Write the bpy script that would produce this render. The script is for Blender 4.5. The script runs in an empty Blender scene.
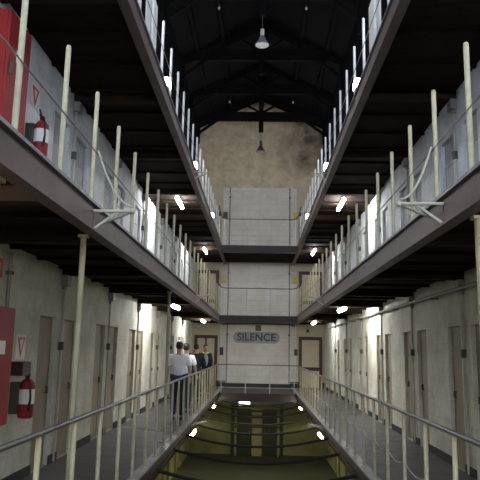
import bpy, bmesh, math, random
from mathutils import Vector, Matrix
random.seed(7)
C = bpy.context.scene.collection
PI = math.pi
E = 4.5            # eye height above the ground floor; heights below are relative to the eye

def V(x, y, z): return Vector((x, y, z + E))

# ------------------------------------------------------------------ materials
def mat(name, col, rough=0.7, metal=0.0, var=0.0, scale=3.0, bump=0.0, col2=None, emit=0.0, ecol=None, stretch=(1, 1, 1), spec=0.4):
    m = bpy.data.materials.new(name); m.use_nodes = True
    nt = m.node_tree; b = nt.nodes['Principled BSDF']
    b.inputs['Base Color'].default_value = (*col, 1)
    b.inputs['Roughness'].default_value = rough
    b.inputs['Metallic'].default_value = metal
    b.inputs['Specular IOR Level'].default_value = spec
    if var or col2 or bump:
        tc = nt.nodes.new('ShaderNodeTexCoord'); mp = nt.nodes.new('ShaderNodeMapping')
        mp.inputs['Scale'].default_value = stretch
        nt.links.new(tc.outputs['Object'], mp.inputs['Vector'])
        n = nt.nodes.new('ShaderNodeTexNoise'); n.inputs['Scale'].default_value = scale
        n.inputs['Detail'].default_value = 6; n.inputs['Roughness'].default_value = 0.65
        nt.links.new(mp.outputs['Vector'], n.inputs['Vector'])
        r = nt.nodes.new('ShaderNodeValToRGB')
        c2 = col2 or tuple(c * (1 - var) for c in col)
        r.color_ramp.elements[0].color = (*c2, 1); r.color_ramp.elements[0].position = 0.35
        r.color_ramp.elements[1].color = (*col, 1); r.color_ramp.elements[1].position = 0.62
        nt.links.new(n.outputs['Fac'], r.inputs['Fac'])
        nt.links.new(r.outputs['Color'], b.inputs['Base Color'])
        if bump:
            bp = nt.nodes.new('ShaderNodeBump'); bp.inputs['Strength'].default_value = bump
            bp.inputs['Distance'].default_value = 0.03
            n2 = nt.nodes.new('ShaderNodeTexNoise'); n2.inputs['Scale'].default_value = scale * 4
            n2.inputs['Detail'].default_value = 4
            nt.links.new(mp.outputs['Vector'], n2.inputs['Vector'])
            nt.links.new(n2.outputs['Fac'], bp.inputs['Height'])
            nt.links.new(bp.outputs['Normal'], b.inputs['Normal'])
    if emit:
        b.inputs['Emission Color'].default_value = (*(ecol or col), 1)
        b.inputs['Emission Strength'].default_value = emit
    return m

def brick_mat(name, c1, c2, cm, bw, bh, rough=0.8, axis='yz', stain=.62):
    m = mat(name, c1, rough)
    nt = m.node_tree; b = nt.nodes['Principled BSDF']
    tc = nt.nodes.new('ShaderNodeTexCoord'); sx = nt.nodes.new('ShaderNodeSeparateXYZ'); cx = nt.nodes.new('ShaderNodeCombineXYZ')
    nt.links.new(tc.outputs['Object'], sx.inputs['Vector'])
    nt.links.new(sx.outputs[axis[0].upper()], cx.inputs['X']); nt.links.new(sx.outputs[axis[1].upper()], cx.inputs['Y'])
    br = nt.nodes.new('ShaderNodeTexBrick'); br.inputs['Scale'].default_value = 1
    br.inputs['Brick Width'].default_value = bw; br.inputs['Row Height'].default_value = bh
    br.inputs['Mortar Size'].default_value = 0.008; br.inputs['Mortar Smooth'].default_value = 0.6
    br.inputs['Color1'].default_value = (*c1, 1); br.inputs['Color2'].default_value = (*c2, 1); br.inputs['Mortar'].default_value = (*cm, 1)
    nt.links.new(cx.outputs['Vector'], br.inputs['Vector'])
    n = nt.nodes.new('ShaderNodeTexNoise'); n.inputs['Scale'].default_value = 1.7; n.inputs['Detail'].default_value = 7; n.inputs['Roughness'].default_value = .7
    nt.links.new(tc.outputs['Object'], n.inputs['Vector'])
    r = nt.nodes.new('ShaderNodeValToRGB')
    r.color_ramp.elements[0].color = (stain, stain * .975, stain * .9, 1); r.color_ramp.elements[0].position = .34
    r.color_ramp.elements[1].color = (1, 1, 1, 1); r.color_ramp.elements[1].position = .6
    nt.links.new(n.outputs['Fac'], r.inputs['Fac'])
    mx = nt.nodes.new('ShaderNodeMix'); mx.data_type = 'RGBA'; mx.blend_type = 'MULTIPLY'; mx.inputs['Factor'].default_value = 1
    nt.links.new(br.outputs['Color'], mx.inputs['A']); nt.links.new(r.outputs['Color'], mx.inputs['B'])
    nt.links.new(mx.outputs['Result'], b.inputs['Base Color'])
    bp = nt.nodes.new('ShaderNodeBump'); bp.inputs['Strength'].default_value = .5; bp.inputs['Distance'].default_value = .03
    n2 = nt.nodes.new('ShaderNodeTexNoise'); n2.inputs['Scale'].default_value = 9; n2.inputs['Detail'].default_value = 5
    nt.links.new(tc.outputs['Object'], n2.inputs['Vector']); nt.links.new(n2.outputs['Fac'], bp.inputs['Height'])
    nt.links.new(bp.outputs['Normal'], b.inputs['Normal'])
    return m

M = {}
M['wall'] = brick_mat('whitewashed_stone', (.65, .64, .54), (.63, .62, .515), (.56, .55, .46), .62, .29, stain=.70)
M['wall_daylit'] = brick_mat('daylight_tinted_whitewash', (.70, .725, .76), (.68, .70, .735), (.60, .62, .65), .62, .29, stain=.74)  # same whitewash as the lower walls, bluish daylight put into the colour
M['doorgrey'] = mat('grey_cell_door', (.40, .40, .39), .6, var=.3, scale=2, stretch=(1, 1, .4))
M['darkfloor'] = mat('dark_bridge_boards', (.05, .045, .042), .7, var=.4)
M['darkbeam'] = mat('dark_brown_steel', (.034, .021, .019), .55, var=.3)
M['wire'] = mat('galvanised_wire', (.50, .50, .47), .5)
M['endwall'] = brick_mat('painted_end_wall', (.70, .66, .585), (.685, .645, .57), (.52, .49, .43), 1.6, .30, axis='xz', stain=.86)
M['skirt'] = mat('black_skirting', (.03, .03, .032), .6, var=.3)
M['door'] = mat('brown_cell_door', (.33, .27, .185), .6, var=.35, scale=2, stretch=(1, 1, .4))
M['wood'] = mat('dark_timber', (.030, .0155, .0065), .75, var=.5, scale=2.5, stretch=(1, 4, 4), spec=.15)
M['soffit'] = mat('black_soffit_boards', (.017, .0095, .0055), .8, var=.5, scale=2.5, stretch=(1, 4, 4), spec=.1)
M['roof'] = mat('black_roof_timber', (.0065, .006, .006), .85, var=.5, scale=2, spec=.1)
M['beam'] = mat('brown_painted_steel', (.118, .082, .074), .5, var=.3, scale=2.5)
M['nosing'] = mat('grey_steel_edge', (.28, .27, .29), .45, metal=.3, var=.3)
M['deck'] = mat('worn_slate_floor', (.14, .125, .117), .6, var=.45, scale=2.2, bump=.15)
M['wallolive'] = brick_mat('olive_cream_paint', (.50, .47, .29), (.48, .45, .275), (.40, .38, .23), .62, .29)
M['ground'] = mat('concrete_ground', (.085, .085, .075), .75, var=.3, scale=1.2)
M['post'] = mat('cream_paint', (.52, .465, .30), .5, var=.35, scale=5)
M['column'] = mat('yellowed_column_paint', (.34, .31, .19), .55, var=.35, scale=3)
M['postw'] = mat('white_paint', (.82, .82, .82), .5, var=.2, scale=5)
M['rail'] = mat('worn_steel_pipe', (.19, .19, .205), .35, metal=.6, var=.45, scale=12)
M['cable'] = mat('dark_cable', (.014, .014, .011), .6)
M['rope'] = mat('pale_wire_rope', (.48, .44, .34), .7)
M['pipe'] = mat('grey_conduit', (.26, .25, .22), .5, var=.25)
M['conduit'] = mat('painted_conduit', (.44, .43, .36), .5, var=.25)
M['box'] = mat('dark_box', (.08, .07, .06), .6)
M['red'] = mat('red_enamel', (.27, .012, .016), .6, var=.2, scale=2)
M['redsign'] = mat('red_print', (.55, .035, .04), .5)
M['white'] = mat('white_print', (.78, .77, .72), .5)
M['black'] = mat('black_rubber', (.012, .012, .012), .5)
M['brown'] = mat('dark_brown_frame', (.055, .027, .02), .5, var=.3)
M['pane'] = mat('painted_door_panel', (.56, .49, .33), .55, var=.12, scale=1.5)
M['olive'] = mat('olive_box', (.10, .10, .03), .6)
M['yellow'] = mat('yellow_plate', (.55, .45, .08), .5)
M['grey'] = mat('grey_enamel', (.35, .36, .37), .4)
M['lampmetal'] = mat('lamp_grey_metal', (.45, .47, .50), .35, metal=.4)
M['board'] = mat('sign_board_grey', (.36, .36, .37), .6, var=.2)
M['letter'] = mat('sign_letter_dark', (.07, .07, .08), .6)
M['tube'] = mat('lit_tube', (.9, .95, 1), .4, emit=120, ecol=(.97, .98, 1.0))
M['tube_dim'] = mat('lit_tube_soft', (.9, .95, 1), .4, emit=55, ecol=(.98, .97, .92))
M['flood'] = mat('lit_flood_glass', (.9, .95, 1), .4, emit=14, ecol=(.84, .9, 1.0))
M['dimflood'] = mat('lit_box_glass', (.9, .95, 1), .4, emit=2.2, ecol=(.95, .97, 1.0))
M["sky_glass"] = mat("daylit_frosted_glass", (.8, .85, .9), .4, emit=15.0, ecol=(.60, .75, 1.0))
M['skin'] = mat('skin', (.42, .26, .19), .55)
M['hair'] = mat('black_hair', (.012, .010, .009), .5)
M['tee'] = mat('grey_white_cotton', (.80, .80, .77), .85, var=.12, scale=5)
M['jean'] = mat('dark_denim', (.025, .03, .05), .85, var=.2)
M['jacket'] = mat('black_jacket', (.014, .014, .016), .7)
M['shirt'] = mat('pale_blue_shirt', (.36, .42, .46), .8)
M['pack'] = mat('cream_collar', (.72, .66, .40), .8)
# beige gable plaster with a dark stain on its right
def gable_mat():
    m = mat('beige_gable_plaster', (.66, .54, .36), .85, var=.28, scale=2.6, bump=.1)
    nt = m.node_tree; b = nt.nodes['Principled BSDF']
    src = b.inputs['Base Color'].links[0].from_socket
    tc = nt.nodes.new('ShaderNodeTexCoord'); sx = nt.nodes.new('ShaderNodeSeparateXYZ'); nt.links.new(tc.outputs['Object'], sx.inputs['Vector'])
    def ramp(sock, a, b_, lo, hi):
        r = nt.nodes.new('ShaderNodeMapRange'); r.inputs['From Min'].default_value = a; r.inputs['From Max'].default_value = b_
        r.inputs['To Min'].default_value = lo; r.inputs['To Max'].default_value = hi; nt.links.new(sock, r.inputs['Value']); return r.outputs['Result']
    n = nt.nodes.new('ShaderNodeTexNoise'); n.inputs['Scale'].default_value = 1.6; n.inputs['Detail'].default_value = 6
    nt.links.new(tc.outputs['Object'], n.inputs['Vector'])
    a = ramp(sx.outputs['X'], .6, 1.9, 0, 1); c = ramp(sx.outputs['Z'], 12.4, 13.2, 0, 1)
    mul = nt.nodes.new('ShaderNodeMath'); mul.operation = 'MULTIPLY'; nt.links.new(a, mul.inputs[0]); nt.links.new(c, mul.inputs[1])
    m2 = nt.nodes.new('ShaderNodeMath'); m2.operation = 'MULTIPLY'; nt.links.new(mul.outputs[0], m2.inputs[0]); nt.links.new(ramp(n.outputs['Fac'], .3, .6, .25, .95), m2.inputs[1])
    mx = nt.nodes.new('ShaderNodeMix'); mx.data_type = 'RGBA'
    nt.links.new(m2.outputs[0], mx.inputs['Factor']); nt.links.new(src, mx.inputs['A']); mx.inputs['B'].default_value = (.09, .065, .05, 1)
    nt.links.new(mx.outputs['Result'], b.inputs['Base Color'])
    return m
M['gable'] = gable_mat()
# the netting: fine olive threads, mostly see-through
def net_mat():
    m = bpy.data.materials.new('olive_netting'); m.use_nodes = True
    nt = m.node_tree; out = nt.nodes['Material Output']; nt.nodes.remove(nt.nodes['Principled BSDF'])
    t = nt.nodes.new('ShaderNodeBsdfTransparent'); t.inputs['Color'].default_value = (.86, .85, .58, 1)
    d = nt.nodes.new('ShaderNodeBsdfDiffuse'); d.inputs['Color'].default_value = (.17, .17, .07, 1)
    tl = nt.nodes.new('ShaderNodeBsdfTranslucent'); tl.inputs['Color'].default_value = (.26, .26, .10, 1)
    a = nt.nodes.new('ShaderNodeMixShader'); a.inputs[0].default_value = .55
    nt.links.new(d.outputs[0], a.inputs[1]); nt.links.new(tl.outputs[0], a.inputs[2])
    tc = nt.nodes.new('ShaderNodeTexCoord'); n = nt.nodes.new('ShaderNodeTexNoise'); n.inputs['Scale'].default_value = 1.3; n.inputs['Detail'].default_value = 3
    nt.links.new(tc.outputs['Object'], n.inputs['Vector'])
    r = nt.nodes.new('ShaderNodeMapRange'); r.inputs['From Min'].default_value = .3; r.inputs['From Max'].default_value = .7
    r.inputs['To Min'].default_value = .07; r.inputs['To Max'].default_value = .20
    nt.links.new(n.outputs['Fac'], r.inputs['Value'])
    mx = nt.nodes.new('ShaderNodeMixShader'); nt.links.new(r.outputs['Result'], mx.inputs[0])
    nt.links.new(t.outputs[0], mx.inputs[1]); nt.links.new(a.outputs[0], mx.inputs[2])
    nt.links.new(mx.outputs[0], out.inputs['Surface'])
    return m
M['net'] = net_mat()

# ------------------------------------------------------------------ mesh builder
class MB:
    def __init__(s): s.bm = bmesh.new()
    def box(s, x0, x1, y0, y1, z0, z1, bev=0.0):
        g = bmesh.ops.create_cube(s.bm, size=1)['verts']
        bmesh.ops.scale(s.bm, vec=(abs(x1 - x0), abs(y1 - y0), abs(z1 - z0)), verts=g)
        bmesh.ops.translate(s.bm, vec=((x0 + x1) / 2, (y0 + y1) / 2, (z0 + z1) / 2 + E), verts=g)
        if bev:
            es = list({e for v in g for e in v.link_edges})
            bmesh.ops.bevel(s.bm, geom=es, offset=bev, segments=2, affect='EDGES', profile=.6)
        return s
    def ring(s, c, n, r, seg=10, ref=None):
        n = n.normalized(); a = n.orthogonal() if ref is None else (ref - n * ref.dot(n))
        a.normalize(); b = n.cross(a)
        return [s.bm.verts.new(c + (a * math.cos(2 * PI * k / seg) + b * math.sin(2 * PI * k / seg)) * r) for k in range(seg)]
    def tube(s, pts, r, seg=8):
        pts = [Vector(p) for p in pts]; rs = r if isinstance(r, (list, tuple)) else [r] * len(pts)
        rings = []; ref = None
        for i, p in enumerate(pts):
            d = (pts[min(i + 1, len(pts) - 1)] - pts[max(i - 1, 0)])
            if ref is None: ref = d.normalized().orthogonal()
            rings.append(s.ring(p, d, rs[i], seg, ref))
        for a, b in zip(rings, rings[1:]):
            for k in range(seg): s.bm.faces.new((a[k], a[(k + 1) % seg], b[(k + 1) % seg], b[k]))
        s.bm.faces.new(list(reversed(rings[0]))); s.bm.faces.new(rings[-1])
        return s
    def lathe(s, c, prof, seg=20, axis=Vector((0, 0, 1)), cap=True):
        c = Vector(c); rings = [s.ring(c + axis * h, axis, max(r, 1e-4), seg, axis.orthogonal()) for r, h in prof]
        for a, b in zip(rings, rings[1:]):
            for k in range(seg): s.bm.faces.new((a[k], a[(k + 1) % seg], b[(k + 1) % seg], b[k]))
        if cap:
            s.bm.faces.new(list(reversed(rings[0]))); s.bm.faces.new(rings[-1])
        return s
    def prism(s, poly, vec):
        a = [s.bm.verts.new(Vector(p)) for p in poly]; b = [s.bm.verts.new(Vector(p) + Vector(vec)) for p in poly]
        n = len(poly)
        s.bm.faces.new(a); s.bm.faces.new(list(reversed(b)))
        for k in range(n): s.bm.faces.new((a[k], b[k], b[(k + 1) % n], a[(k + 1) % n]))
        return s
    def ball(s, c, r, sc=(1, 1, 1), seg=14):
        g = bmesh.ops.create_uvsphere(s.bm, u_segments=seg, v_segments=max(6, seg // 2 + 2), radius=r)['verts']
        bmesh.ops.scale(s.bm, vec=sc, verts=g); bmesh.ops.translate(s.bm, vec=Vector(c), verts=g)
        return s
    def build(s, name, m, parent=None, smooth=False, origin=None):
        bmesh.ops.recalc_face_normals(s.bm, faces=s.bm.faces[:])
        if origin is not None: bmesh.ops.translate(s.bm, vec=-Vector(origin), verts=s.bm.verts[:])
        me = bpy.data.meshes.new(name); s.bm.to_mesh(me); s.bm.free()
        if smooth:
            for p in me.polygons: p.use_smooth = True
            try: me.set_sharp_from_angle(angle=math.radians(40))
            except Exception: pass
        o = bpy.data.objects.new(name, me); me.materials.append(m); C.objects.link(o)
        if origin is not None: o.location = Vector(origin)
        if parent is not None:
            o.parent = parent
            q = parent                                  # parents are unrotated when built
            while q is not None: o.location = o.location - q.location; q = q.parent
        return o

def tag(o, label, cat, group=None):
    o['label'] = label; o['category'] = cat
    if group: o['group'] = group
    return o
def thing(name, label, cat, loc, group=None):
    o = bpy.data.objects.new(name, None); o.empty_display_size = .1; C.objects.link(o); o.location = Vector(loc)
    return tag(o, label, cat, group)
def struct(o): o['kind'] = 'structure'; return o
def copy_tree(o, loc, label, group=None, mirror=False):
    r = o.copy(); C.objects.link(r); r.location = Vector(loc); r['label'] = label
    if group: r['group'] = group
    if mirror: r.rotation_euler = (0, 0, PI)
    for ch in list(o.children):
        c = ch.copy(); C.objects.link(c); c.parent = r
        for g in list(ch.children):
            d = g.copy(); C.objects.link(d); d.parent = c
    return r

# ------------------------------------------------------------------ dimensions
L, W = 1.5, 2.93           # half width of the well, distance of the cell walls
YB, Y0, Y1 = 24.0, -3.0, 28.0   # front edge of the end bridges, rear wall, end wall
GROUND = -4.5
TOPS = {'ground': GROUND, 'lower': -1.65, 'middle': 1.26, 'upper': 4.0}
BOT = {'lower': -1.90, 'middle': 1.03, 'upper': 3.76}
EAVE, RIDGE = 10.28, 11.70
PER = 2.93
pairs_left = [8.3 + PER * k for k in range(6)]
pairs_right = [8.10 + PER * k for k in range(6)]
DW = .70
def doors_of(start):
    if start in pairs_left: return [(start, start + .70), (start + 1.06, start + 1.76)]
    return [(start, start + .62), (start + 1.06, start + 1.68)]

# ------------------------------------------------------------------ setting
MB().box(-W - .5, W + .5, Y0 - .3, Y1 + .3, GROUND - .2, GROUND).build('floor', M['ground'])
struct(bpy.data.objects['floor'])
door_n = [0]
def side_wall(sgn, name, pairs):
    b = MB(); b2 = MB(); b3 = MB(); lv = [('ground', GROUND, -1.65), ('lower', -1.65, 1.26), ('middle', 1.26, 4.0), ('upper', 4.0, 7.7)]
    x0, x1 = sgn * W, sgn * (W + .5)
    bl = b
    for nm, z0, z1 in lv:
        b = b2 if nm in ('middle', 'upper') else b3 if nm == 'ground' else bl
        y = Y0; dh = 2.04
        for p in pairs:
            for a, c in doors_of(p):
                if c > Y1 - .3: continue
                b.box(x0, x1, y, a, z0, z1); b.box(x0, x1, a, c, z0 + dh, z1)
                b.box(sgn * (W + .14), x1, a, c, z0, z0 + dh)
                y = c
        b.box(x0, x1, y, Y1 + .3, z0, z1)
    b = bl; o = struct(b.build(name, M['wall'])); struct(b2.build(name + '_1', M['wall_daylit'])); struct(b3.build(name + '_2', M['wallolive']))
    b = MB()   # corbels carrying the galleries
    for p in pairs:
        yc = p + .87
        if yc > Y1 - .5: continue
        for z in (1.03, 3.76):
            b.box(sgn * W, sgn * (W - .10), yc - .09, yc + .09, z - .16, z, bev=.012)
    struct(b.build('trim_%d' % (70 + sgn), M['pipe']))
    for nm, z0, z1 in lv[:3]:
        for p in pairs:
            for a, c in doors_of(p):
                if c > Y1 - .3: continue
                door_n[0] += 1
                d = MB()
                xd = sgn * (W + .06)
                d.box(xd, sgn * (W + .14), a + .01, c - .01, z0, z0 + 2.03)
                for k in range(3):   # iron straps
                    zz = z0 + .35 + .65 * k
                    d.box(xd - sgn * .012, xd, a + .03, c - .03, zz, zz + .06)
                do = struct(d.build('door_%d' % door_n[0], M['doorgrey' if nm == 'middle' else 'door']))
                h = MB(); h.box(xd - sgn * .035, xd, c - .14, c - .08, z0 + .98, z0 + 1.08, bev=.008)
                h.build('bolt', M['box'], do)
    return o
side_wall(-1, 'wall_left', pairs_left)
side_wall(1, 'wall_right', pairs_right)
# dark boarding between the top of the stone walls and the roof
for s, nm in ((-1, 1), (1, 2)):
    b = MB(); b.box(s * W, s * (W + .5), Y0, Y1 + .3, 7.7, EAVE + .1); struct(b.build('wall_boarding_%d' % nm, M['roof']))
# skirtings
def skirting(sgn, name, pairs, z, k):
    b = MB(); y = Y0
    for p in pairs:
        for a, c in doors_of(p):
            if c > Y1 - .3: continue
            b.box(sgn * W, sgn * (W - .02), y, a, z, z + .12); y = c
    b.box(sgn * W, sgn * (W - .02), y, Y1, z, z + .12)
    struct(b.build(name, M['skirt']))
skirting(-1, 'baseboard_left', pairs_left, -1.65, 0)
skirting(1, 'baseboard_right', pairs_right, -1.65, 1)
# end wall: white painted blocks, beige side strips and plastered gable
b = MB(); b.box(-W - .5, W + .5, Y1, Y1 + .3, -1.73, 7.38); struct(b.build('wall_end', M['endwall']))
b = MB(); b.box(-W - .5, W + .5, Y1, Y1 + .3, GROUND, -1.73); struct(b.build('wall_end_1', M['wallolive']))
b = MB()
xs = W + .5; rs = RIDGE - (RIDGE - EAVE) / W * xs
b.prism([V(-xs, Y1, 7.38), V(xs, Y1, 7.38), V(xs, Y1, rs - .03), V(0, Y1, RIDGE - .03), V(-xs, Y1, rs - .03)], (0, .3, 0))
struct(b.build('wall_gable', M['gable']))
b = MB()
for s in (-1, 1):
    b.box(s * 1.7, s * W, Y1 - .02, Y1, 4.0, 7.38); b.box(s * 1.7, s * W, Y1 - .02, Y1, 1.26, 3.9); b.box(s * 1.7, s * W, Y1 - .02, Y1, -1.65, 1.1)
struct(b.build('trim_1', M['pane']))
b = MB(); b.box(-W, -1.42, Y1 - .03, Y1, -1.65, -1.4); b.box(1.42, W, Y1 - .03, Y1, -1.65, -1.4); b.box(-1.42, 1.42, Y1 - .03, Y1, -1.65, -1.5); struct(b.build('baseboard_end', M['skirt']))
# rear wall behind the camera
b = MB(); b.box(-W - .5, W + .5, Y0 - .3, Y0, GROUND, EAVE + .2); struct(b.build('wall_rear', M['endwall']))
b = MB(); b.prism([V(-xs, Y0, rs - .03), V(xs, Y0, rs - .03), V(0, Y0, RIDGE - .03)], (0, -.3, 0)); struct(b.build('wall_rear_gable', M['gable']))
# roof with two long skylights in the half nearest the camera
sl = (RIDGE - EAVE) / W
b = MB()
for s in (-1, 1):
    xb = W + .5; zb = RIDGE - sl * xb
    b.prism([V(0, Y0 - .3, RIDGE), V(s * xb, Y0 - .3, zb), V(s * xb, Y0 - .3, zb + .15), V(0, Y0 - .3, RIDGE + .15)], (0, Y1 - Y0 + .6, 0))
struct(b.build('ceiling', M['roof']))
# the tall window of the near end wall, behind the camera: daylit frosted glass in glazing bars
WX, WZ0, WZ1 = 1.45, 2.1, 8.2
w = struct(MB().box(-WX, WX, Y0 + .0, Y0 + .02, WZ0, WZ1).build('window_1', M['sky_glass']))
f = MB()
for k in range(5): f.box(-WX + 2 * WX * k / 4 - .025, -WX + 2 * WX * k / 4 + .025, Y0 + .02, Y0 + .07, WZ0, WZ1)
for k in range(8): f.box(-WX, WX, Y0 + .02, Y0 + .06, WZ0 + (WZ1 - WZ0) * k / 7 - .025, WZ0 + (WZ1 - WZ0) * k / 7 + .025)
f.build('window_frame', M['roof'], w)

# ------------------------------------------------------------------ galleries (structure)
def gallery(sgn, lvl, k):
    zt, zb = TOPS[lvl], BOT[lvl]
    d = MB()
    d.box(sgn * (L + .03), sgn * (W + .0), Y0, Y1, zt - .08, zt)
    struct(d.build('gallery_deck', M['deck']))
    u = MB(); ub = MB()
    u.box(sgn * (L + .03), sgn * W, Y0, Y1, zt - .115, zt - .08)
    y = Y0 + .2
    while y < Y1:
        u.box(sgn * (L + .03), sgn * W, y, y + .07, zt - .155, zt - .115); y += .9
    pairs = pairs_left if sgn < 0 else pairs_right
    for p in [pairs[0] - 2 * PER, pairs[0] - PER] + pairs:
        yc = p + .87
        if yc < Y1 - .4: ub.box(sgn * (L + .03), sgn * W, yc - .07, yc + .07, zb + .0, zt - .115)
    if lvl == 'middle': ub.box(sgn * (L + .03), sgn * W, 4.35, 4.5, zb, zt - .115)
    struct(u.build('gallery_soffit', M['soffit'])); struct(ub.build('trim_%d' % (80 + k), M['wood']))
    f = MB()   # the steel edge beam: web and two flanges
    f.box(sgn * L, sgn * (L + .03), Y0, Y1 if lvl == 'x' else Y1, zb, zt - .014)
    f.box(sgn * (L - .02), sgn * (L + .10), Y0, Y1, zb - .012, zb + .012)
    for yj in (5.43 if sgn < 0 else 5.0, 14.5): f.box(sgn * (L - .006), sgn * L, yj - .008, yj + .008, zb + .012, zt - .03)
    struct(f.build('trim_%d' % (10 + k), M['beam']))
    n = MB(); n.box(sgn * (L - .03), sgn * (L + .12), Y0, Y1, zt - .014, zt + .012); struct(n.build('trim_%d' % (20 + k), M['nosing']))
k = 0
for lvl in ('lower', 'middle', 'upper'):
    for sgn in (-1, 1):
        gallery(sgn, lvl, k); k += 1
for k, lvl in enumerate(('lower', 'middle', 'upper')):     # end bridges joining the two galleries
    zt, zb = TOPS[lvl], BOT[lvl]
    d = MB(); d.box(-L + .03, L - .03, YB + .03, Y1, zt - .08, zt); struct(d.build('bridge_deck', M['darkfloor']))
    f = MB(); f.box(-L, L, YB, YB + .04, zb - .04, zt - .0); f.box(-L, L, YB - .02, YB + .10, zb - .055, zb - .03); struct(f.build('trim_%d' % (30 + k), M['darkbeam']))
    u = MB(); u.box(-L + .03, L - .03, YB + .04, Y1, zt - .115, zt - .08)
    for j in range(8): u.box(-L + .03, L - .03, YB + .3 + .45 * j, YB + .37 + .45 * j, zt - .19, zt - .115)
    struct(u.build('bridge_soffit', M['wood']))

b = MB(); b.box(-L + .03, L - .03, Y0, .6, -1.73, -1.65); struct(b.build('near_bridge_deck', M['deck']))
b = MB(); b.box(-L, L, .6, .63, -1.94, -1.65); struct(b.build('trim_35', M['beam']))
# ------------------------------------------------------------------ roof trusses
def truss(y, label):
    t = thing('roof_truss', label, 'roof truss', V(0, y, 10.27), 'dark timber roof trusses across the hall')
    MB().box(-2.55, 2.55, y - .09, y + .09, 10.27, 10.68).build('collar_beam', M['roof'], t)
    MB().box(-.11, .11, y - .10, y + .10, 9.75, RIDGE - .3).build('king_post', M['roof'], t)
    for s in (-1, 1):
        MB().prism([V(0, y - .08, RIDGE - .02), V(s * W, y - .08, EAVE - .02), V(s * W, y - .08, EAVE - .26), V(0, y - .08, RIDGE - .26)], (0, .16, 0)).build('rafter', M['roof'], t)
        MB().tube([V(s * .10, y, 10.70), V(s * .75, y, RIDGE - .26 - sl * .75)], .06, 4).build('strut', M['roof'], t)
        MB().tube([V(s * W, y, 9.6), V(s * 2.0, y, 10.30)], .08, 4).build('knee_brace', M['roof'], t)
        MB().box(s * W, s * (W - .14), y - .09, y + .09, 9.2, EAVE - .2).build('wall_post', M['roof'], t)
    return t
for i, (y, w) in enumerate([(27.0, 'nearest the beige end gable'), (24.0, 'second from the end gable'), (21.0, 'third from the end gable'),
                            (17.0, 'fourth from the end gable, holding nearer pendant'), (13.5, 'fifth from the end gable, high overhead')]):
    truss(y, 'dark timber roof truss with king post, ' + w)
for s in (-1, 1):
    for x in (1.4, 2.3):
        b = MB(); z = RIDGE - sl * x - .14
        b.box(s * x - .06, s * x + .06, 11.6, Y1, z, z + .14); struct(b.build('trim_%d' % (40 + int(s + 1) + int(x)), M['roof']))
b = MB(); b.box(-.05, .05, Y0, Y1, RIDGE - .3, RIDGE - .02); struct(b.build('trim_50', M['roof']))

# ------------------------------------------------------------------ railings
def posts_railing(sgn, lvl, off, step, label, h=1.0):
    zt = TOPS[lvl]; x = sgn * (L + .04); top = lvl
    pm = M['post'] if lvl != 'upper' else M['postw']
    t = thing('railing', label, 'railing', V(x, off, zt + .012), 'gallery railings')
    n = 0; y = off; ys = []
    while y < YB - .2:
        ys.append(y); y += step
    first = None
    for y in ys:
        hh = h
        r = .021
        if first is None:
            b = MB(); b.lathe(V(x, y, zt + .012), [(.045, 0), (.045, .012), (r, .02), (r, hh - .02), (r * .8, hh), (.004, hh + .004)], 10)
            first = b.build('post', pm, t, smooth=True, origin=V(x, y, zt + .012))
        else:
            c = first.copy(); C.objects.link(c); c.location = V(x, y, zt + .012) - t.location
    if lvl == 'lower':
        MB().tube([V(x, Y0 + .1, zt + 1.03), V(x, YB - .06, zt + 1.03)], .021, 10).build('handrail', M['rail'], t, smooth=True)
        pts = []
        for i in range(len(ys) - 1):
            for q in range(4):
                f = q / 4; sag = .06 * 4 * f * (1 - f) if sgn > 0 else .01 * f * (1 - f)
                pts.append(V(x, ys[i] + step * f, zt + .52 - sag))
        pts.append(V(x, ys[-1], zt + .52))
        if sgn > 0: MB().tube(pts, .007, 5).build('wire', M['rope'], t)
    else:
        MB().tube([V(x + (-sgn) * .024, ys[0] - 1.5, zt + .5), V(x + (-sgn) * .024, YB, zt + .5)], .006, 6).build('wire', M['pipe'], t)
    return t
posts_railing(-1, 'lower', 2.76, .878, 'cream post railing with steel handrail along left walkway at eye level')
posts_railing(1, 'lower', 2.52, .855, 'cream post railing with steel handrail along right walkway at eye level')
posts_railing(-1, 'middle', 2.75, .905, 'bare cream posts threaded by a wire on left middle gallery', 1.08)
posts_railing(1, 'middle', 2.65, .88, 'bare cream posts threaded by a wire on right middle gallery', 1.04)
posts_railing(-1, 'upper', 3.5, .90, 'bright white posts along the left top gallery')
posts_railing(1, 'upper', 3.4, .90, 'bright white posts along the right top gallery')
def end_railing(lvl, label):
    zt = TOPS[lvl]; z0 = zt + .0; R = .22
    t = thing('bridge_railing', label, 'railing', V(0, YB, z0), 'railings across the far bridges')
    y = YB + .02
    for i in range(4):
        x = -1.38 + 2.76 * i / 3
        MB().lathe(V(x, y, z0), [(.02, 0), (.016, .02), (.016, 1.05)], 8).build('post', M['wire'], t, smooth=True)
    pts = [V(-L - .04, YB - 1.2, z0 + 1.30), V(-L - .03, YB - .5, z0 + 1.15), V(-L + .05, YB - .12, z0 + 1.07), V(-L + .2, y, z0 + 1.05), V(L - .2, y, z0 + 1.05), V(L - .05, YB - .12, z0 + 1.07), V(L + .03, YB - .5, z0 + 1.15), V(L + .04, YB - 1.2, z0 + 1.30)]
    if lvl == 'lower': pts = pts[3:5]; pts = [V(-L - .04, y, z0 + 1.05)] + pts + [V(L + .04, y, z0 + 1.05)]
    MB().tube(pts, .017, 8).build('handrail', M['box'], t, smooth=True)
    for q in range(4):
        MB().tube([V(-L, y, z0 + .2 + .2 * q), V(L, y, z0 + .2 + .2 * q)], .009, 6).build('wire', M['wire'], t)
end_railing('lower', 'wire railing across the far bridge at eye level, above the netting')
end_railing('middle', 'wire railing with curved handrail across the middle far bridge')
end_railing('upper', 'wire railing with curved handrail across the top far bridge')

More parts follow.
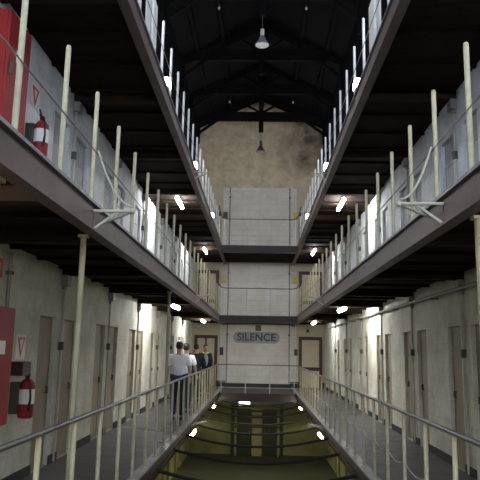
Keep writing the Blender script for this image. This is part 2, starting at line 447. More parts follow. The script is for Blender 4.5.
# ------------------------------------------------------------------ columns
def column(x, y, label):
    t = thing('steel_column', label, 'column', V(x, y, -1.65), 'slim columns under the middle gallery')
    MB().lathe(V(x, y, -1.65), [(.027, 0), (.027, 2.64)], 14).build('shaft', M['column'], t, smooth=True)
    MB().box(x - .045, x + .045, y - .045, y + .045, .99, 1.018, bev=.006).build('cap_plate', M['column'], t)
    MB().box(x - .08, x + .08, y - .08, y + .08, -1.65, -1.63).build('base_plate', M['column'], t)
column(-1.64, 3.68, 'slim cream column at the left picture edge, nearest the camera')
column(-1.64, 5.65, 'slim yellowed column under left beam, beside the red cabinet')
column(-1.64, 11.35, 'slim column on the left walkway, just before the white shirted pair')
column(1.64, 4.62, 'slim cream column at the right picture edge under the beam')

# ------------------------------------------------------------------ lamps
def tube_lamp(x, y, zc, ceil, label, tm='tube', hl=.58):
    t = thing('ceiling_lamp', label, 'lamp', V(x, y, ceil), 'lit fluorescent lamps under the galleries')
    MB().box(x - .03, x + .03, y - .62, y + .62, ceil - .04, ceil, bev=.006).build('housing', M['grey'], t)
    for yy in (y - hl + .1, y + hl - .1): MB().box(x - .02, x + .02, yy - .02, yy + .02, zc + .0, ceil - .04).build('bracket', M['grey'], t)
    MB().tube([V(x, y - hl, zc), V(x, y - hl + .02, zc), V(x, y + hl - .02, zc), V(x, y + hl, zc)], [.03, .045, .045, .03], 12).build('tube', M[tm], t, smooth=True)
for lvl, zc, ceil in (('lower', 1.00, 1.07), ('middle', 3.80, 3.81)):
    for s, side in ((-1, 'left'), (1, 'right')):
        cz = TOPS['middle' if lvl == 'lower' else 'upper'] - .155
        for yy, where in ((15.9, 'nearer'), (24.0, 'farther')):
            nm = {'lower': 'middle', 'middle': 'top'}[lvl]
            tube_lamp(s * 2.12, yy, cz - .085, cz, 'glowing tube lamp under the %s gallery, %s of two on its %s side' % (nm, where, side))
        tube_lamp(s * 2.2, 3.3 if lvl == 'lower' else 4.1, cz - .085, cz, 'unseen fill tube lamp under the %s gallery beside the camera, %s side' % ({'lower': 'middle', 'middle': 'top'}[lvl], side), 'tube_dim')  # unseen tubes added as fill; the lower pair also warms the near soffit
for s, side in ((-1, 'left'), (1, 'right')):
    cz = TOPS['lower'] - .19
    for yy, where in ((16.2, 'nearer'), (24.3 - .6, 'farther')):
        tube_lamp(s * 1.60, yy, cz - .27, cz + .0, 'glowing tube lamp below the netting, %s of two at its %s edge' % (where, side), 'tube_dim', .38)
for s, side in ((-1, 'left'), (1, 'right')):  # hidden tubes added on the top walls to brighten posts and gable
    for yy, w in ((8.0, 'nearest'), (15.3, 'middle'), (23.5, 'farthest')):
        x = s * (W - .12); z = 6.0
        t = thing('fill_wall_lamp', 'hidden fill tube lamp added on the %s wall above the top gallery, %s of three there' % (side, w), 'lamp', V(s * W, yy, z), 'hidden fill lamps on the top walls')
        MB().box(s * W, x + s * .05, yy - .62, yy + .62, z - .05, z + .05, bev=.008).build('housing', M['grey'], t)
        MB().tube([V(x, yy - .58, z), V(x, yy - .56, z), V(x, yy + .56, z), V(x, yy + .58, z)], [.03, .05, .05, .03], 12).build('tube', M['tube'], t, smooth=True)
for x, w in ((-1.6, 'left'), (1.6, 'right')):  # unseen tubes added behind the camera as fill for the lower walls
    t = thing('fill_wall_lamp', 'unseen fill tube lamp added on the near end wall behind the viewer, %s one' % w, 'lamp', V(x, Y0, .9), 'lamps on the near end wall')
    MB().box(x - .62, x + .62, Y0, Y0 + .06, .85, .95, bev=.008).build('housing', M['grey'], t)
    MB().tube([V(x - .58, Y0 + .12, .9), V(x - .56, Y0 + .12, .9), V(x + .56, Y0 + .12, .9), V(x + .58, Y0 + .12, .9)], [.03, .045, .045, .03], 12).build('tube', M['tube_dim'], t, smooth=True)
# lit box lamp on the ground storey's end wall
t = thing('box_lamp', 'glowing white rectangular lamp below the far bridge', 'lamp', V(-.55, Y1, -2.3))
MB().box(-.83, -.29, Y1 - .12, Y1, -2.46, -2.14, bev=.01).build('housing', M['grey'], t)
MB().box(-.80, -.32, Y1 - .15, Y1 - .12, -2.43, -2.17).build('diffuser', M['dimflood'], t)
# flood lamps and white panels on the top gallery's edge
def flood(s, y, label):
    x = s * (L + .03); z = 4.012
    t = thing('floodlight', label, 'floodlight', V(x, y, z), 'small white floodlights on the top gallery edge')
    MB().box(x - .05, x + .05, y - .02, y + .02, z, z + .05).build('foot', M['grey'], t)
    MB().box(x - .06, x + .06, y - .10, y + .10, z + .05, z + .22, bev=.012).build('body', M['white'], t)
    MB().box(x - s * .06, x - s * .068, y - .085, y + .085, z + .07, z + .20).build('glass', M['flood'], t)
    MB().box(x - .05, x + .05, y - .108, y - .10, z + .07, z + .20).build('side_glass', M['flood'], t)
for s, side in ((-1, 'left'), (1, 'right')):
    for y, w in ((9.3, 'nearest the camera'), (13.8, 'at the wire bracket'), (19.2, 'farthest along')):
        flood(s, y, 'white floodlight on the %s top gallery edge, %s' % (side, w))
    x = s * (L + .085); y0 = 7.75
    t = thing('notice_board', 'white panel fixed behind the posts of the %s top gallery' % side, 'panel', V(x, y0, 4.0), 'white panels on the top gallery railings')
    MB().box(x - .012, x + .012, y0, y0 + .78, 4.22, 5.02).build('sheet', M['white'], t)
    MB().box(x + s * .012, x + s * .03, y0 + .1, y0 + .14, 4.0, 5.0).build('leg', M['grey'], t)
    MB().box(x + s * .012, x + s * .03, y0 + .64, y0 + .68, 4.0, 5.0).build('leg', M['grey'], t)
# unlit pendant lamps
def pendant(y, label, sm='lampmetal', cm='postw', lm='white'):
    z = 8.98
    t = thing('pendant_lamp', label, 'pendant lamp', V(0, y, 9.75), 'unlit bell pendants below the roof')
    MB().tube([V(0, y, 9.75), V(0, y, z + .34)], .012, 6).build('cord', M['box'], t)
    MB().lathe(V(0, y, z), [(.05, .34), (.06, .32), (.06, .16), (.055, .12)], 16).build('cap', M[cm], t, smooth=True)
    MB().lathe(V(0, y, z), [(.055, .13), (.08, .08), (.12, -.02), (.19, -.13), (.205, -.17), (.195, -.17), (.11, -.03), (.06, .06)], 24, cap=False).build('shade', M[sm], t, smooth=True)
    MB().lathe(V(0, y, z), [(.192, -.168), (.17, -.172), (.05, -.185)], 24).build('lens', M[lm], t, smooth=True)
pendant(17.0, 'grey bell pendant lamp hanging high up, the nearer and larger one')
pendant(27.0, 'dark bell pendant lamp in front of the beige gable', 'box', 'box', 'grey')
for s, side in ((-1, 'left'), (1, 'right')):
    for y, w in ((18.3, 'nearer'), (26.0, 'farther')):
        z = RIDGE - sl * 1.4 - .14
        t = thing('roof_bulb', 'small pale bulb under the roof, %s one on the %s' % (w, side), 'light bulb', V(s * 1.4, y, z), 'small bulbs on the roof purlins')
        MB().lathe(V(s * 1.4, y, z - .08), [(.03, 0), (.035, .08)], 10).build('holder', M['box'], t)
        MB().ball(V(s * 1.4, y, z - .12), .05).build('globe', M['white'], t, smooth=True)

# ------------------------------------------------------------------ wire brackets and ropes
def bracket(s, y, lvl, label):
    zt = TOPS[lvl]; x = s * (L - .03); tip = V(s * (L - .32), y + .18, zt - .02)
    t = thing('wire_bracket', label, 'bracket', V(x, y, zt), 'steel wire brackets on the gallery beams')
    b = MB(); b.tube([V(s * (L - .005), y - .05, zt - .07), tip], .014, 6); b.build('arm', M['rope'], t)
    b = MB(); b.tube([V(s * (L - .005), y + .45, zt - .07), tip], .014, 6); b.build('arm', M['rope'], t)
    b = MB(); b.tube([V(s * L, y, zt - (.12 if lvl == 'lower' else .23)), V(s * (L - .2), y + .10, zt - .04)], .012, 6); b.build('strut', M['rope'], t)
    MB().ball(tip, .028).build('eye_bolt', M['rope'], t)
for lvl, nm in (('lower', 'eye level'), ('middle', 'middle'), ('upper', 'top')):
    for s, side in ((-1, 'left'), (1, 'right')):
        bracket(s, 14.5 if lvl != 'upper' else 13.6, lvl, 'far wire bracket on the %s beam of the %s gallery' % (side, nm) if lvl != 'lower' else 'wire bracket on the %s kerb beside the netting lamp' % side)
        if lvl == 'middle': bracket(s, 5.43 if s < 0 else 5.0, lvl, 'near triangular wire bracket at the %s middle beam joint' % side)
for s, side in ((-1, 'left'), (1, 'right')):
    p0 = V(s * (L + .0), 5.465 if s < 0 else 5.29, 1.26 + .52); p1 = V(s * (L - .31), 5.62 if s < 0 else 5.2, 1.285)
    pts = [p0 + (p1 - p0) * f - Vector((0, 0, .14 * 4 * f * (1 - f) * .9)) for f in [i / 10 for i in range(11)]]
    tag(MB().tube(pts, .010, 6).build('wire_rope', M['rope'], smooth=True), 'slack pale wire running from a post down to the %s near bracket' % side, 'wire rope', 'slack wires at the near brackets')
pts = [V(-L + .02 - .02, 7.15, -.90), V(-1.48, 7.9, -.98), V(-1.46, 9.5, -1.22), V(-1.43, 12.4, -1.70)]
tag(MB().tube(pts, .007, 5).build('tie_wire', M['rope'], smooth=True), 'thin wire tied from a left railing post down to the netting edge', 'wire rope')

# ------------------------------------------------------------------ safety net
cab = [2.0 + 1.9 * i for i in range(12)]
def net_z(x, y):
    u = (x / 1.46) ** 2
    s = .20 * (1 - u)
    k = (y - cab[0]) / 1.9; f = k - math.floor(k)
    return -1.80 - s - .13 * 4 * f * (1 - f) * (1 - .6 * u)
t = thing('safety_net', 'sagging olive safety netting stretched across the well between the walkways', 'safety net', V(0, 12, -1.80))
bm = MB(); nx, ny = 18, 180; gr = []
for j in range(ny + 1):
    y = .75 + (YB - .1 - .75) * j / ny
    gr.append([bm.bm.verts.new(V(-1.46 + 2.92 * i / nx, y, net_z(-1.46 + 2.92 * i / nx, y))) for i in range(nx + 1)])
for j in range(ny):
    for i in range(nx): bm.bm.faces.new((gr[j][i], gr[j][i + 1], gr[j + 1][i + 1], gr[j + 1][i]))
bm.build('netting', M['net'], t, smooth=True)
for y in cab:
    pts = [V(-1.49 + 2.98 * i / 16, y, net_z(max(-1.46, min(1.46, -1.49 + 2.98 * i / 16)), y)) for i in range(17)]
    MB().tube(pts, .028, 6).build('cross_cable', M['cable'], t, smooth=True)
for s in (-1, 1):
    MB().tube([V(s * 1.475, .75, -1.80), V(s * 1.475, YB - .1, -1.80)], .014, 6).build('edge_cable', M['cable'], t)

# ------------------------------------------------------------------ conduits between the cell doors
def conduit(s, y, lvl, label):
    z0 = TOPS[lvl] + .0; z1 = BOT['middle' if lvl == 'lower' else 'upper'] - .16
    x = s * (W - .03)
    t = thing('conduit_pipe', label, 'pipe', V(x, y, z0), 'conduits between the cell doors')
    MB().tube([V(x, y, z0 + .02), V(x, y, z1)], .02, 8).build('pipe', M['conduit'], t, smooth=True)
    MB().box(s * W, s * (W - .07), y - .03, y + .03, z0 + 1.58, z0 + 1.70, bev=.008).build('bell_box', M['box'], t)
    MB().box(s * W, s * (W - .055), y - .035, y + .035, z1 - .05, z1).build('clamp', M['pipe'], t)
ords = ['first', 'second', 'third', 'fourth', 'fifth', 'sixth']
for s, side, pr in ((-1, 'left', pairs_left), (1, 'right', pairs_right)):
    for lvl, nm in (('lower', 'eye level'), ('middle', 'middle')):
        for i, p in enumerate(pr):
            y = p + .87
            if y < Y1 - .6: conduit(s, y, lvl, 'grey conduit with bell box between cell doors, %s along %s wall, %s gallery' % (ords[i], side, nm))
x = W - .10
t = thing('wall_pipe', 'long horizontal pipe high on right wall under the middle gallery', 'pipe', V(x, 10, .98))
MB().tube([V(x, Y0 + .1, .90), V(x, 26, .90)], .028, 8).build('pipe', M['pipe'], t, smooth=True)
for p in range(9): MB().box(W, W - .13, 1.5 + 2.9 * p, 1.54 + 2.9 * p, .855, .87).build('clip', M['box'], t)
t = thing('wall_pipe', 'vertical pipe on left wall dropping to the red cabinet', 'pipe', V(-W + .03, 7.22, .6))
MB().tube([V(-W + .03, 7.1, 1.06), V(-W + .03, 7.1, -.2)], .022, 8).build('pipe', M['pipe'], t, smooth=True)
MB().box(-W, -W + .06, 7.05, 7.15, .8, .84).build('clip', M['box'], t)

# ------------------------------------------------------------------ fire equipment on the left wall
def hose_cabinet(y0, y1, z0, z1, label):
    xf = -W + .28
    t = thing('hose_cabinet', label, 'cabinet', V(-W, (y0 + y1) / 2, z0), 'red fire hose cabinets')
    MB().box(-W, xf - .03, y0, y1, z0, z1, bev=.008).build('body', M['red'], t)
    d = MB().box(xf - .03, xf, y0 + .005, y1 - .005, z0 + .005, z1 - .005, bev=.008).build('door', M['red'], t)
    MB().box(xf, xf + .03, y0 + .06, y0 + .09, (z0 + z1) / 2 - .07, (z0 + z1) / 2 + .07, bev=.006).build('handle', M['box'], d)
    MB().box(xf, xf + .004, y0 + .22, y1 - .22, (z0 + z1) / 2 + .12, (z0 + z1) / 2 + .26).build('label_plate', M['white'], d)
    for yy in (y0 + .12, y1 - .12): MB().lathe(V(-W + .14, yy, z0 - .10), [(.035, 0), (.05, .03), (.03, .10)], 12).build('drain_stub', M['black'], t)
hose_cabinet(6.12, 6.74, -.84, .39, 'red fire hose cabinet on the left wall at eye level')
hose_cabinet(5.96, 6.56, 2.24, 3.5, 'red fire hose cabinet on the left middle gallery')
def tri_sign(y, z, label):
    x = -W; w, h = .15, .15
    t = thing('fire_sign', label, 'sign', V(x, y, z), 'white signs with a red triangle')
    MB().box(x, x + .006, y - w, y + w, z - h, z + h).build('plate', M['white'], t)
    MB().prism([V(x + .006, y - .12, z + .12), V(x + .006, y + .12, z + .12), V(x + .006, y, z - .13)], (.003, 0, 0)).build('red_triangle', M['redsign'], t)
    MB().prism([V(x + .009, y - .055, z + .085), V(x + .009, y + .055, z + .085), V(x + .009, y, z - .05)], (.002, 0, 0)).build('inner_triangle', M['white'], t)
tri_sign(7.68, -.03, 'white sign with red triangle above the eye level fire extinguisher')
tri_sign(7.5, 3.16, 'white sign with red triangle beside the middle gallery red cabinet')
def extinguisher(y, z, label, hood=True):
    x = -W + .19
    t = thing('fire_extinguisher', label, 'fire extinguisher', V(x, y, z), 'red fire extinguishers on the left wall')
    MB().lathe(V(x, y, z), [(.05, 0), (.083, .012), (.09, .04), (.09, .36), (.082, .41), (.05, .45), (.028, .46), (.026, .48)], 22).build('cylinder', M['red'], t, smooth=True)
    MB().lathe(V(x, y, z), [(.091, .17), (.0915, .175), (.0915, .335), (.091, .34)], 22).build('white_label', M['white'], t, smooth=True)
    MB().box(x - .025, x + .025, y - .03, y + .03, z + .475, z + .52, bev=.006).build('valve', M['black'], t)
    MB().tube([V(x, y - .02, z + .51), V(x + .01, y - .13, z + .56)], .012, 6).build('lever', M['red'], t)
    MB().tube([V(x, y - .02, z + .49), V(x + .01, y - .12, z + .50)], .010, 6).build('carry_handle', M['black'], t)
    MB().tube([V(x, y + .02, z + .50), V(x + .03, y - .06, z + .49), V(x + .08, y - .13, z + .40), V(x + .09, y - .12, z + .24), V(x + .07, y - .10, z + .10)], [.012, .012, .012, .012, .02], 8).build('hose', M['black'], t, smooth=True)
    MB().box(-W, x - .085, y - .05, y + .05, z + .05, z + .42, bev=.008).build('wall_bracket', M['box'], t)
    if hood: MB().box(-W, x + .02, y - .24, y + .02, z + .50, z + .66, bev=.008).build('hood_box', M['brown'], t)
extinguisher(7.50, -.86, 'red fire extinguisher with white label beside the eye level red cabinet')
extinguisher(7.32, 2.30, 'red fire extinguisher on the left middle gallery beside its triangle sign', False)
t = thing('red_sign', 'small red sign high on left wall above the eye level cabinet', 'sign', V(-W, 6.8, .85)); MB().box(-W, -W + .006, 6.65, 6.95, .74, .96).build('plate', M['redsign'], t)
MB().box(-W + .006, -W + .009, 6.73, 6.87, .80, .90).build('white_mark', M['white'], t)
t = thing('red_sign', 'small red sign above the middle gallery red cabinet', 'sign', V(-W, 6.2, 3.6)); MB().box(-W, -W + .006, 6.05, 6.33, 3.57, 3.70).build('plate', M['redsign'], t)
MB().box(-W + .006, -W + .008, 6.14, 6.24, 3.61, 3.66).build('white_mark', M['white'], t)

# ------------------------------------------------------------------ end wall: doors, sign, boxes, pipes
def end_door(s, z0, n, lit=False):
    x0, x1 = sorted((s * 1.80, s * 2.84)); h = 2.22; y = Y1 - .02
    f = MB(); fw = .14
    f.box(x0, x0 + fw, y - .08, y, z0, z0 + h).box(x1 - fw, x1, y - .08, y, z0, z0 + h).box(x0 + fw, x1 - fw, y - .08, y, z0 + h - fw, z0 + h)
    d = struct(f.build('door_%d' % n, M['brown']))
    MB().box(x0 + fw, x1 - fw, y - .06, y, z0 + .02, z0 + .75).build('lower_panel', M['pane'], d)
    MB().box(x0 + fw, x1 - fw, y - .07, y, z0 + .75, z0 + .90).build('lock_rail', M['brown'], d)
    MB().box(x0 + fw, x1 - fw, y - .05, y, z0 + .90, z0 + h - fw).build('upper_panel', M['pane'], d)
    hx = x0 + fw + .05 if s > 0 else x1 - fw - .05
    MB().lathe(V(hx, y - .07, z0 + .84), [(.02, 0), (.03, .03), (.02, .05)], 10, axis=Vector((0, -1, 0))).build('knob', M['box'], d)
    if s < 0:
        MB().box((x0 + x1) / 2 - .04, (x0 + x1) / 2 + .04, y - .075, y - .05, z0 + .9, z0 + h - fw).build('mullion', M['brown'], d)
n = 101
for z0 in (-1.65, 1.26, 4.0):
    for s in (-1, 1):
        end_door(s, z0, n); n += 1
t = thing('wall_sign', 'long rounded grey SILENCE sign high on the far end wall', 'sign', V(-.08, Y1, .5))
SW, SH = 1.04, .25; pl = []
for i in range(13):
    a = -PI / 2 + PI * i / 12; pl.append(V(-.08 + SW - SH + SH * math.cos(a), Y1, .5 + SH * math.sin(a)))
for i in range(13):
    a = PI / 2 + PI * i / 12; pl.append(V(-.08 - SW + SH + SH * math.cos(a), Y1, .5 + SH * math.sin(a)))
MB().prism(pl, (0, -.03, 0)).build('board', M['board'], t)
cu = bpy.data.curves.new('lettering', 'FONT'); cu.body = 'SILENCE'; cu.size = .46; cu.align_x = 'CENTER'; cu.align_y = 'CENTER'; cu.extrude = .006; cu.offset = .012; cu.space_character = 1.02
to = bpy.data.objects.new('lettering_tmp', cu); C.objects.link(to)
bpy.context.view_layer.update()
me = bpy.data.meshes.new_from_object(to.evaluated_get(bpy.context.evaluated_depsgraph_get()))
bpy.data.objects.remove(to)
xs_ = [v.co.x for v in me.vertices]; wtxt = max(xs_) - min(xs_)
me.transform(Matrix.Scale(1.72 / wtxt, 4, (1, 0, 0)))
me.transform(Matrix.Rotation(PI / 2, 4, 'X'))
me.materials.clear(); me.materials.append(M['letter'])
lo = bpy.data.objects.new('lettering', me); C.objects.link(lo); lo.parent = t; lo.location = (0, -.036, 0)
def wallbox(x, z, w, h, m, name, label, cat, group=None):
    tt = thing(name, label, cat, V(x, Y1 - .0, z), group)
    MB().box(x - w / 2, x + w / 2, Y1 - .10, Y1, z - h / 2, z + h / 2, bev=.01).build('case', m, tt)
    MB().box(x - w / 2 + .03, x + w / 2 - .03, Y1 - .108, Y1 - .10, z - h / 2 + .03, z + h / 2 - .03).build('cover', m, tt)
wallbox(.0, .92, .26, .26, M['olive'], 'junction_box', 'dark olive box on end wall just above the SILENCE sign', 'box')
wallbox(-1.62, -.12, .16, .34, M['brown'], 'alarm_box', 'brown box on end wall beside the left far door', 'box')
wallbox(1.68, -.12, .16, .28, M['box'], 'alarm_box', 'dark box on end wall beside the right far door', 'box')
wallbox(-1.58, 3.1, .2, .3, M['yellow'], 'notice_plate', 'yellow plate on end wall, left side above middle bridge', 'sign')
wallbox(1.62, 3.1, .2, .3, M['yellow'], 'notice_plate', 'yellow plate on end wall, right side above middle bridge', 'sign')
wallbox(-1.58, 6.05, .2, .3, M['box'], 'alarm_box', 'dark box on end wall, left side above top bridge', 'box')
wallbox(1.66, 6.05, .22, .32, M['yellow'], 'notice_plate', 'yellow plate on end wall, right side above top bridge', 'sign')
wallbox(2.2, .83, .14, .14, M['box'], 'alarm_box', 'small dark box on end wall above the right far door', 'box')
for x, side in ((-1.38, 'left'), (1.38, 'right')):
    for z0, z1, nm in ((-1.5, 1.1, 'eye level'), (1.3, 3.85, 'middle'), (4.05, 7.38, 'top')):
        tt = thing('wall_conduit', 'vertical grey pipe on end wall, %s one behind the %s bridge' % (side, nm), 'pipe', V(x, Y1 - .03, z0), 'pipes on the end wall')
        MB().tube([V(x, Y1 - .03, z0), V(x, Y1 - .03, z1)], .024, 8).build('pipe', M['pipe'], tt, smooth=True)
        MB().box(x - .04, x + .04, Y1 - .06, Y1, z1 - .5, z1 - .44).build('clamp', M['box'], tt)
# pale green header beams beside the middle bridge doors
b = MB()
for s in (-1, 1): b.box(s * 1.46, s * W, Y1 - .12, Y1 - .02, 3.5, 3.75)
struct(b.build('trim_60', M['pane']))
# dark gate on the ground storey below the netting
yg = Y1 - .35
t = thing('timber_gate', 'dark double gate in a timber frame, seen below through the netting', 'gate', V(0, yg, GROUND))
for s in (-1, 1):
    MB().box(s * 1.05 - .07, s * 1.05 + .07, yg - .06, yg + .06, GROUND, -2.35).build('frame_post', M['black'], t)
    d = MB().box(s * .24, s * .86, yg - .03, yg + .03, GROUND, -2.55).build('leaf', M['black'], t)
    MB().box(s * .30, s * .36, yg - .06, yg - .03, -3.6, -3.35).build('handle', M['box'], d)
    MB().box(s * .88, s * .95, yg - .02, yg + .02, GROUND, -2.55).build('side_strip', M['pane'], t)
MB().box(-.20, .20, yg - .02, yg + .02, GROUND, -2.55).build('centre_panel', M['pane'], t)
for z in (-2.45, -2.85, -3.3): MB().box(-1.12, 1.12, yg - .07, yg - .03, z - .035, z + .035).build('cross_bar', M['black'], t)

# ------------------------------------------------------------------ people
def skin_mesh(chains, rad, sub=2):
    """chains: dict name->pos ; edges list; skin-modified and applied, returns bmesh"""
    verts, edges = chains
    names = list(verts)
    me = bpy.data.meshes.new('tmp'); me.from_pydata([verts[n] for n in names], [(names.index(a), names.index(b)) for a, b in edges], [])
    o = bpy.data.objects.new('tmp', me); C.objects.link(o)
    sm = o.modifiers.new('s', 'SKIN'); sm.use_smooth_shade = True
    for i, n in enumerate(names):
        r = rad[n]; sv = me.skin_vertices[0].data[i]
        sv.radius = r if isinstance(r, tuple) else (r, r); sv.use_root = (i == 0)
    ss = o.modifiers.new('u', 'SUBSURF'); ss.levels = sub; ss.render_levels = sub
    bpy.context.view_layer.update()
    m2 = bpy.data.meshes.new_from_object(o.evaluated_get(bpy.context.evaluated_depsgraph_get()))
    bpy.data.objects.remove(o); bpy.data.meshes.remove(me)
    return m2
def add_mesh(name, me, m, parent):
    for p in me.polygons: p.use_smooth = True
    me.materials.clear(); me.materials.append(m)
    o = bpy.data.objects.new(name, me); C.objects.link(o); o.parent = parent; return o
def person(x, y, rot, h, label, top, bottom, sleeve_short, jacket=None, arm_l=(0, 0), arm_r=(0, 0), head_down=0.0, step=.06, collar=None):
    """faces local -Y; rot turns about Z. arm=(forward reach, sideways)"""
    k = h / 1.75
    t = thing('person', label, 'person', V(x, y, -1.65), 'people on the left walkway')
    P = {}; P['pelvis'] = (0, 0, .95); P['belly'] = (0, .01, 1.08); P['chest'] = (0, .015, 1.27); P['neck0'] = (0, .01, 1.43); P['neck'] = (0, -.005 - head_down * .02, 1.50)
    P['head0'] = (0, -.015 - head_down * .05, 1.58); P['head1'] = (0, -.01 - head_down * .08, 1.66); P['crown'] = (0, 0 - head_down * .09, 1.72)
    Eg = [('pelvis', 'belly'), ('belly', 'chest'), ('chest', 'neck0'), ('neck0', 'neck'), ('neck', 'head0'), ('head0', 'head1'), ('head1', 'crown')]
    R = dict(pelvis=(.15, .115), belly=(.135, .10), chest=(.155, .105), neck0=(.09, .07), neck=(.056, .058), head0=(.07, .085), head1=(.075, .095), crown=(.055, .065))
    hands = []
    for s, nm, arm in ((-1, 'l', arm_l), (1, 'r', arm_r)):
        f, w = arm
        P['sh' + nm] = (s * .185, .01, 1.39); P['el' + nm] = (s * (.235 + w * .5), .02 - f * .25, 1.12); P['wr' + nm] = (s * (.235 + w), -.04 - f, .88 + f * .42)
        P['hp' + nm] = (s * .09, 0, .90); P['kn' + nm] = (s * .10, -.02 - s * step * .6, .50); P['an' + nm] = (s * .10, .03 - s * step, .085); P['toe' + nm] = (s * .115, -.12 - s * step, .035)
        Eg += [('chest', 'sh' + nm), ('sh' + nm, 'el' + nm), ('el' + nm, 'wr' + nm), ('pelvis', 'hp' + nm), ('hp' + nm, 'kn' + nm), ('kn' + nm, 'an' + nm), ('an' + nm, 'toe' + nm)]
        R.update({'sh' + nm: .062, 'el' + nm: .044, 'wr' + nm: .030, 'hp' + nm: .092, 'kn' + nm: .062, 'an' + nm: .044, 'toe' + nm: (.042, .03)})
    body = skin_mesh((P, Eg), R, 2)
    bm = bmesh.new(); bm.from_mesh(body)
    tmp = MB(); tmp.bm.free(); tmp.bm = bm
    o3 = Vector((0, 0, 0))
    for s, nm in ((-1, 'l'), (1, 'r')):      # hands: palm, four unequal bent fingers and a thumb
        wv = Vector(P['wr' + nm]); dv = (wv - Vector(P['el' + nm])).normalized()
        side = Vector((0, -1, 0)); side = (side - dv * side.dot(dv)).normalized(); inn = Vector((-s, 0, 0))
        tmp.tube([wv - dv * .02, wv + dv * .03, wv + dv * .085], [.026, .036, .034], 8)
        for q, ln in enumerate((.070, .080, .074, .058)):
            b0 = wv + dv * .075 + side * (.028 - .019 * q)
            tmp.tube([b0, b0 + dv * ln * .5, b0 + dv * ln * .85 + inn * ln * .35], [.0095, .009, .007], 6)
        b0 = wv + dv * .025 + side * .030
        tmp.tube([b0, b0 + side * .025 + dv * .03, b0 + side * .03 + dv * .06 + inn * .01], [.013, .011, .008], 6)
    hd = head_down; hy = -.01 - hd * .06
    tmp.tube([Vector((0, hy - .085, 1.645)), Vector((0, hy - .115, 1.605)), Vector((0, hy - .09, 1.595))], [.009, .015, .012], 6)   # nose
    for s in (-1, 1): tmp.ball((s * .078, hy + .01, 1.62), .03, (.35, .7, 1.1), 8)   # ears
    me = bpy.data.meshes.new('body'); bm.to_mesh(me); bm.free()
    bo = add_mesh('body', me, M['skin'], t)
    # clothing as fuller skins over the body
    def sub(names, grow, cut=None, over=None):
        vs = {n: P[n] for n in names}
        if over: vs.update(over)
        es = [(a, b) for a, b in Eg if a in vs and b in vs]
        if over:
            pass
        rr = {n: tuple(q + grow for q in (R[n] if isinstance(R[n], tuple) else (R[n], R[n]))) for n in vs if n in R}
        return vs, es, rr
    names = ['pelvis', 'belly', 'chest', 'neck0', 'shl', 'ell', 'shr', 'elr'] + ([] if sleeve_short else ['wrl', 'wrr'])
    g = .022 if sleeve_short else .03
    vs, es, rr = sub(names, g)
    if sleeve_short:
        for nm in 'lr':
            a, b_ = Vector(P['sh' + nm]), Vector(P['el' + nm]); vs['el' + nm] = tuple(a + (b_ - a) * .80); rr['el' + nm] = (.072, .072)
    vs['neck0'] = (0, .012, 1.425); rr['neck0'] = (.085, .075)
    vs['pelvis'] = (0, 0, .93); rr['pelvis'] = (.175, .14)
    add_mesh('t_shirt' if sleeve_short else 'jacket', skin_mesh((vs, es), rr, 2), M[top], t)
    vs, es, rr = sub(['pelvis', 'hpl', 'knl', 'anl', 'hpr', 'knr', 'anr'], .018)
    vs['pelvis'] = (0, 0, .93)
    add_mesh('trousers', skin_mesh((vs, es), rr, 2), M[bottom], t)
    for s, nm in ((-1, 'l'), (1, 'r')):
        a = Vector(P['an' + nm]); sh = MB(); sh.tube([a + Vector((0, .05, -.075 - 0)), a + Vector((0, .03, -.045)), a + Vector((s * .01, -.08, -.055)), a + Vector((s * .015, -.17, -.062))], [.018, .046, .045, .022], 10)
        bmesh.ops.translate(sh.bm, vec=(0, 0, 0), verts=sh.bm.verts[:])
        me = bpy.data.meshes.new('shoe'); sh.bm.to_mesh(me); sh.bm.free(); add_mesh('shoe', me, M['black'], t)
    hb = MB(); hb.ball((0, hy + .018, 1.672), .094, (.90, 1.06, .92), 18)
    for v in hb.bm.verts:      # hairline: lifted over the face, low on the nape
        if v.co.y < hy - .05 and v.co.z < 1.70: v.co.z = 1.70 + (v.co.z - 1.70) * .1; v.co.y = hy - .05 + (v.co.y - hy + .05) * .7
        elif v.co.y > hy + .03 and v.co.z < 1.66: v.co.z -= .03
    me = bpy.data.meshes.new('hair'); hb.bm.to_mesh(me); hb.bm.free(); add_mesh('hair', me, M['hair'], t)
    for s in (-1, 1):
        eb = MB(); eb.ball((s * .032, hy - .088, 1.64), .011, (1, .6, .7), 8); me = bpy.data.meshes.new('eye'); eb.bm.to_mesh(me); eb.bm.free(); add_mesh('eye', me, M['white'], t)
    mo = MB(); mo.ball((0, hy - .088, 1.565), .02, (1.1, .35, .28), 8); me = bpy.data.meshes.new('mouth'); mo.bm.to_mesh(me); mo.bm.free(); add_mesh('mouth', me, M['redsign'], t)
    if jacket:
        sb = MB(); sb.ball((0, -.07, 1.20), .13, (.75, .72, 1.75), 14); me = bpy.data.meshes.new('shirt_front'); sb.bm.to_mesh(me); sb.bm.free(); add_mesh('shirt_front', me, M[jacket], t)
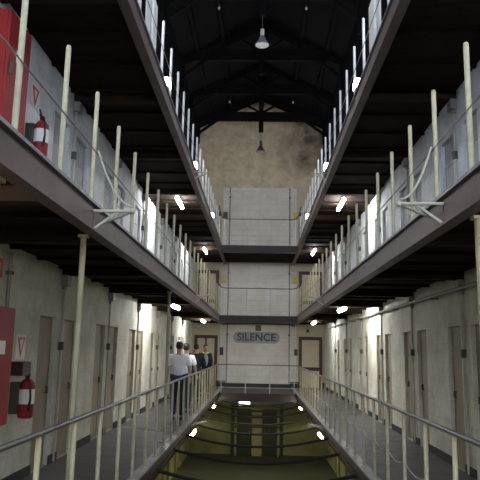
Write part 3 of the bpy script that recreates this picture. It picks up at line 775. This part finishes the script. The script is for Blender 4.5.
    if collar:
        cb = MB(); cb.tube([Vector((.09 * math.cos(a), .0 + .085 * math.sin(a) - .02, 1.46 - .02 * math.sin(-a))) for a in [2 * PI * i / 14 for i in range(15)]], .024, 8)
        me = bpy.data.meshes.new('scarf'); cb.bm.to_mesh(me); cb.bm.free(); add_mesh('scarf', me, M[collar], t)
    t.rotation_euler = (0, 0, rot); t.scale = (k, k, k)
    return t
person(-1.85, 14.8, PI + .06, 1.80, 'person seen from behind in a white t-shirt and dark jeans, nearest on the left walkway', 'tee', 'jean', True, arm_l=(.05, .02), arm_r=(.03, .04))
person(-1.87, 16.4, PI - .15, 1.76, 'person in a white t-shirt half hidden beyond the nearest walker', 'tee', 'jean', True, arm_l=(.12, .02), arm_r=(.02, .02))
person(-1.96, 20.0, PI + .1, 1.78, 'person in black jacket standing between the white shirts and the scarf wearer', 'jacket', 'jean', False, arm_l=(.1, .02), arm_r=(.1, .02))
person(-1.87, 22.4, .25, 1.78, 'person facing the camera in open black jacket over pale shirt with cream scarf', 'jacket', 'jean', False, jacket='shirt', arm_l=(.18, -.06), arm_r=(.18, -.06), head_down=.5, collar='pack')

# ------------------------------------------------------------------ camera
f_px, vpx, vpy, roll = 620.0, 258.0, 349.0, math.radians(1.1)
cam = bpy.data.cameras.new('camera'); cam.sensor_width = 36; cam.lens = f_px / 480 * 36; cam.clip_start = .05
co = bpy.data.objects.new('camera', cam); C.objects.link(co)
Yc = Vector((vpx - 240, 240 - vpy, -f_px)).normalized()
Xc = Vector((math.cos(roll), -math.sin(roll), 0)); Xc = (Xc - Yc * Xc.dot(Yc)).normalized()
Zc = Xc.cross(Yc)
R3 = Matrix((Xc, Yc, Zc))          # rows = world axes in camera space -> camera-to-world rotation
co.matrix_world = Matrix.Translation((0, 0, E)) @ R3.to_4x4()
sc = bpy.context.scene; sc.camera = co
w = bpy.data.worlds.new('World'); sc.world = w; w.use_nodes = True
w.node_tree.nodes['Background'].inputs[0].default_value = (.5, .6, .75, 1); w.node_tree.nodes['Background'].inputs[1].default_value = .3
vs = sc.view_settings; vs.view_transform = 'Standard'; vs.look = 'None'; vs.gamma = 1; vs.use_curve_mapping = False; vs.exposure = 0.2
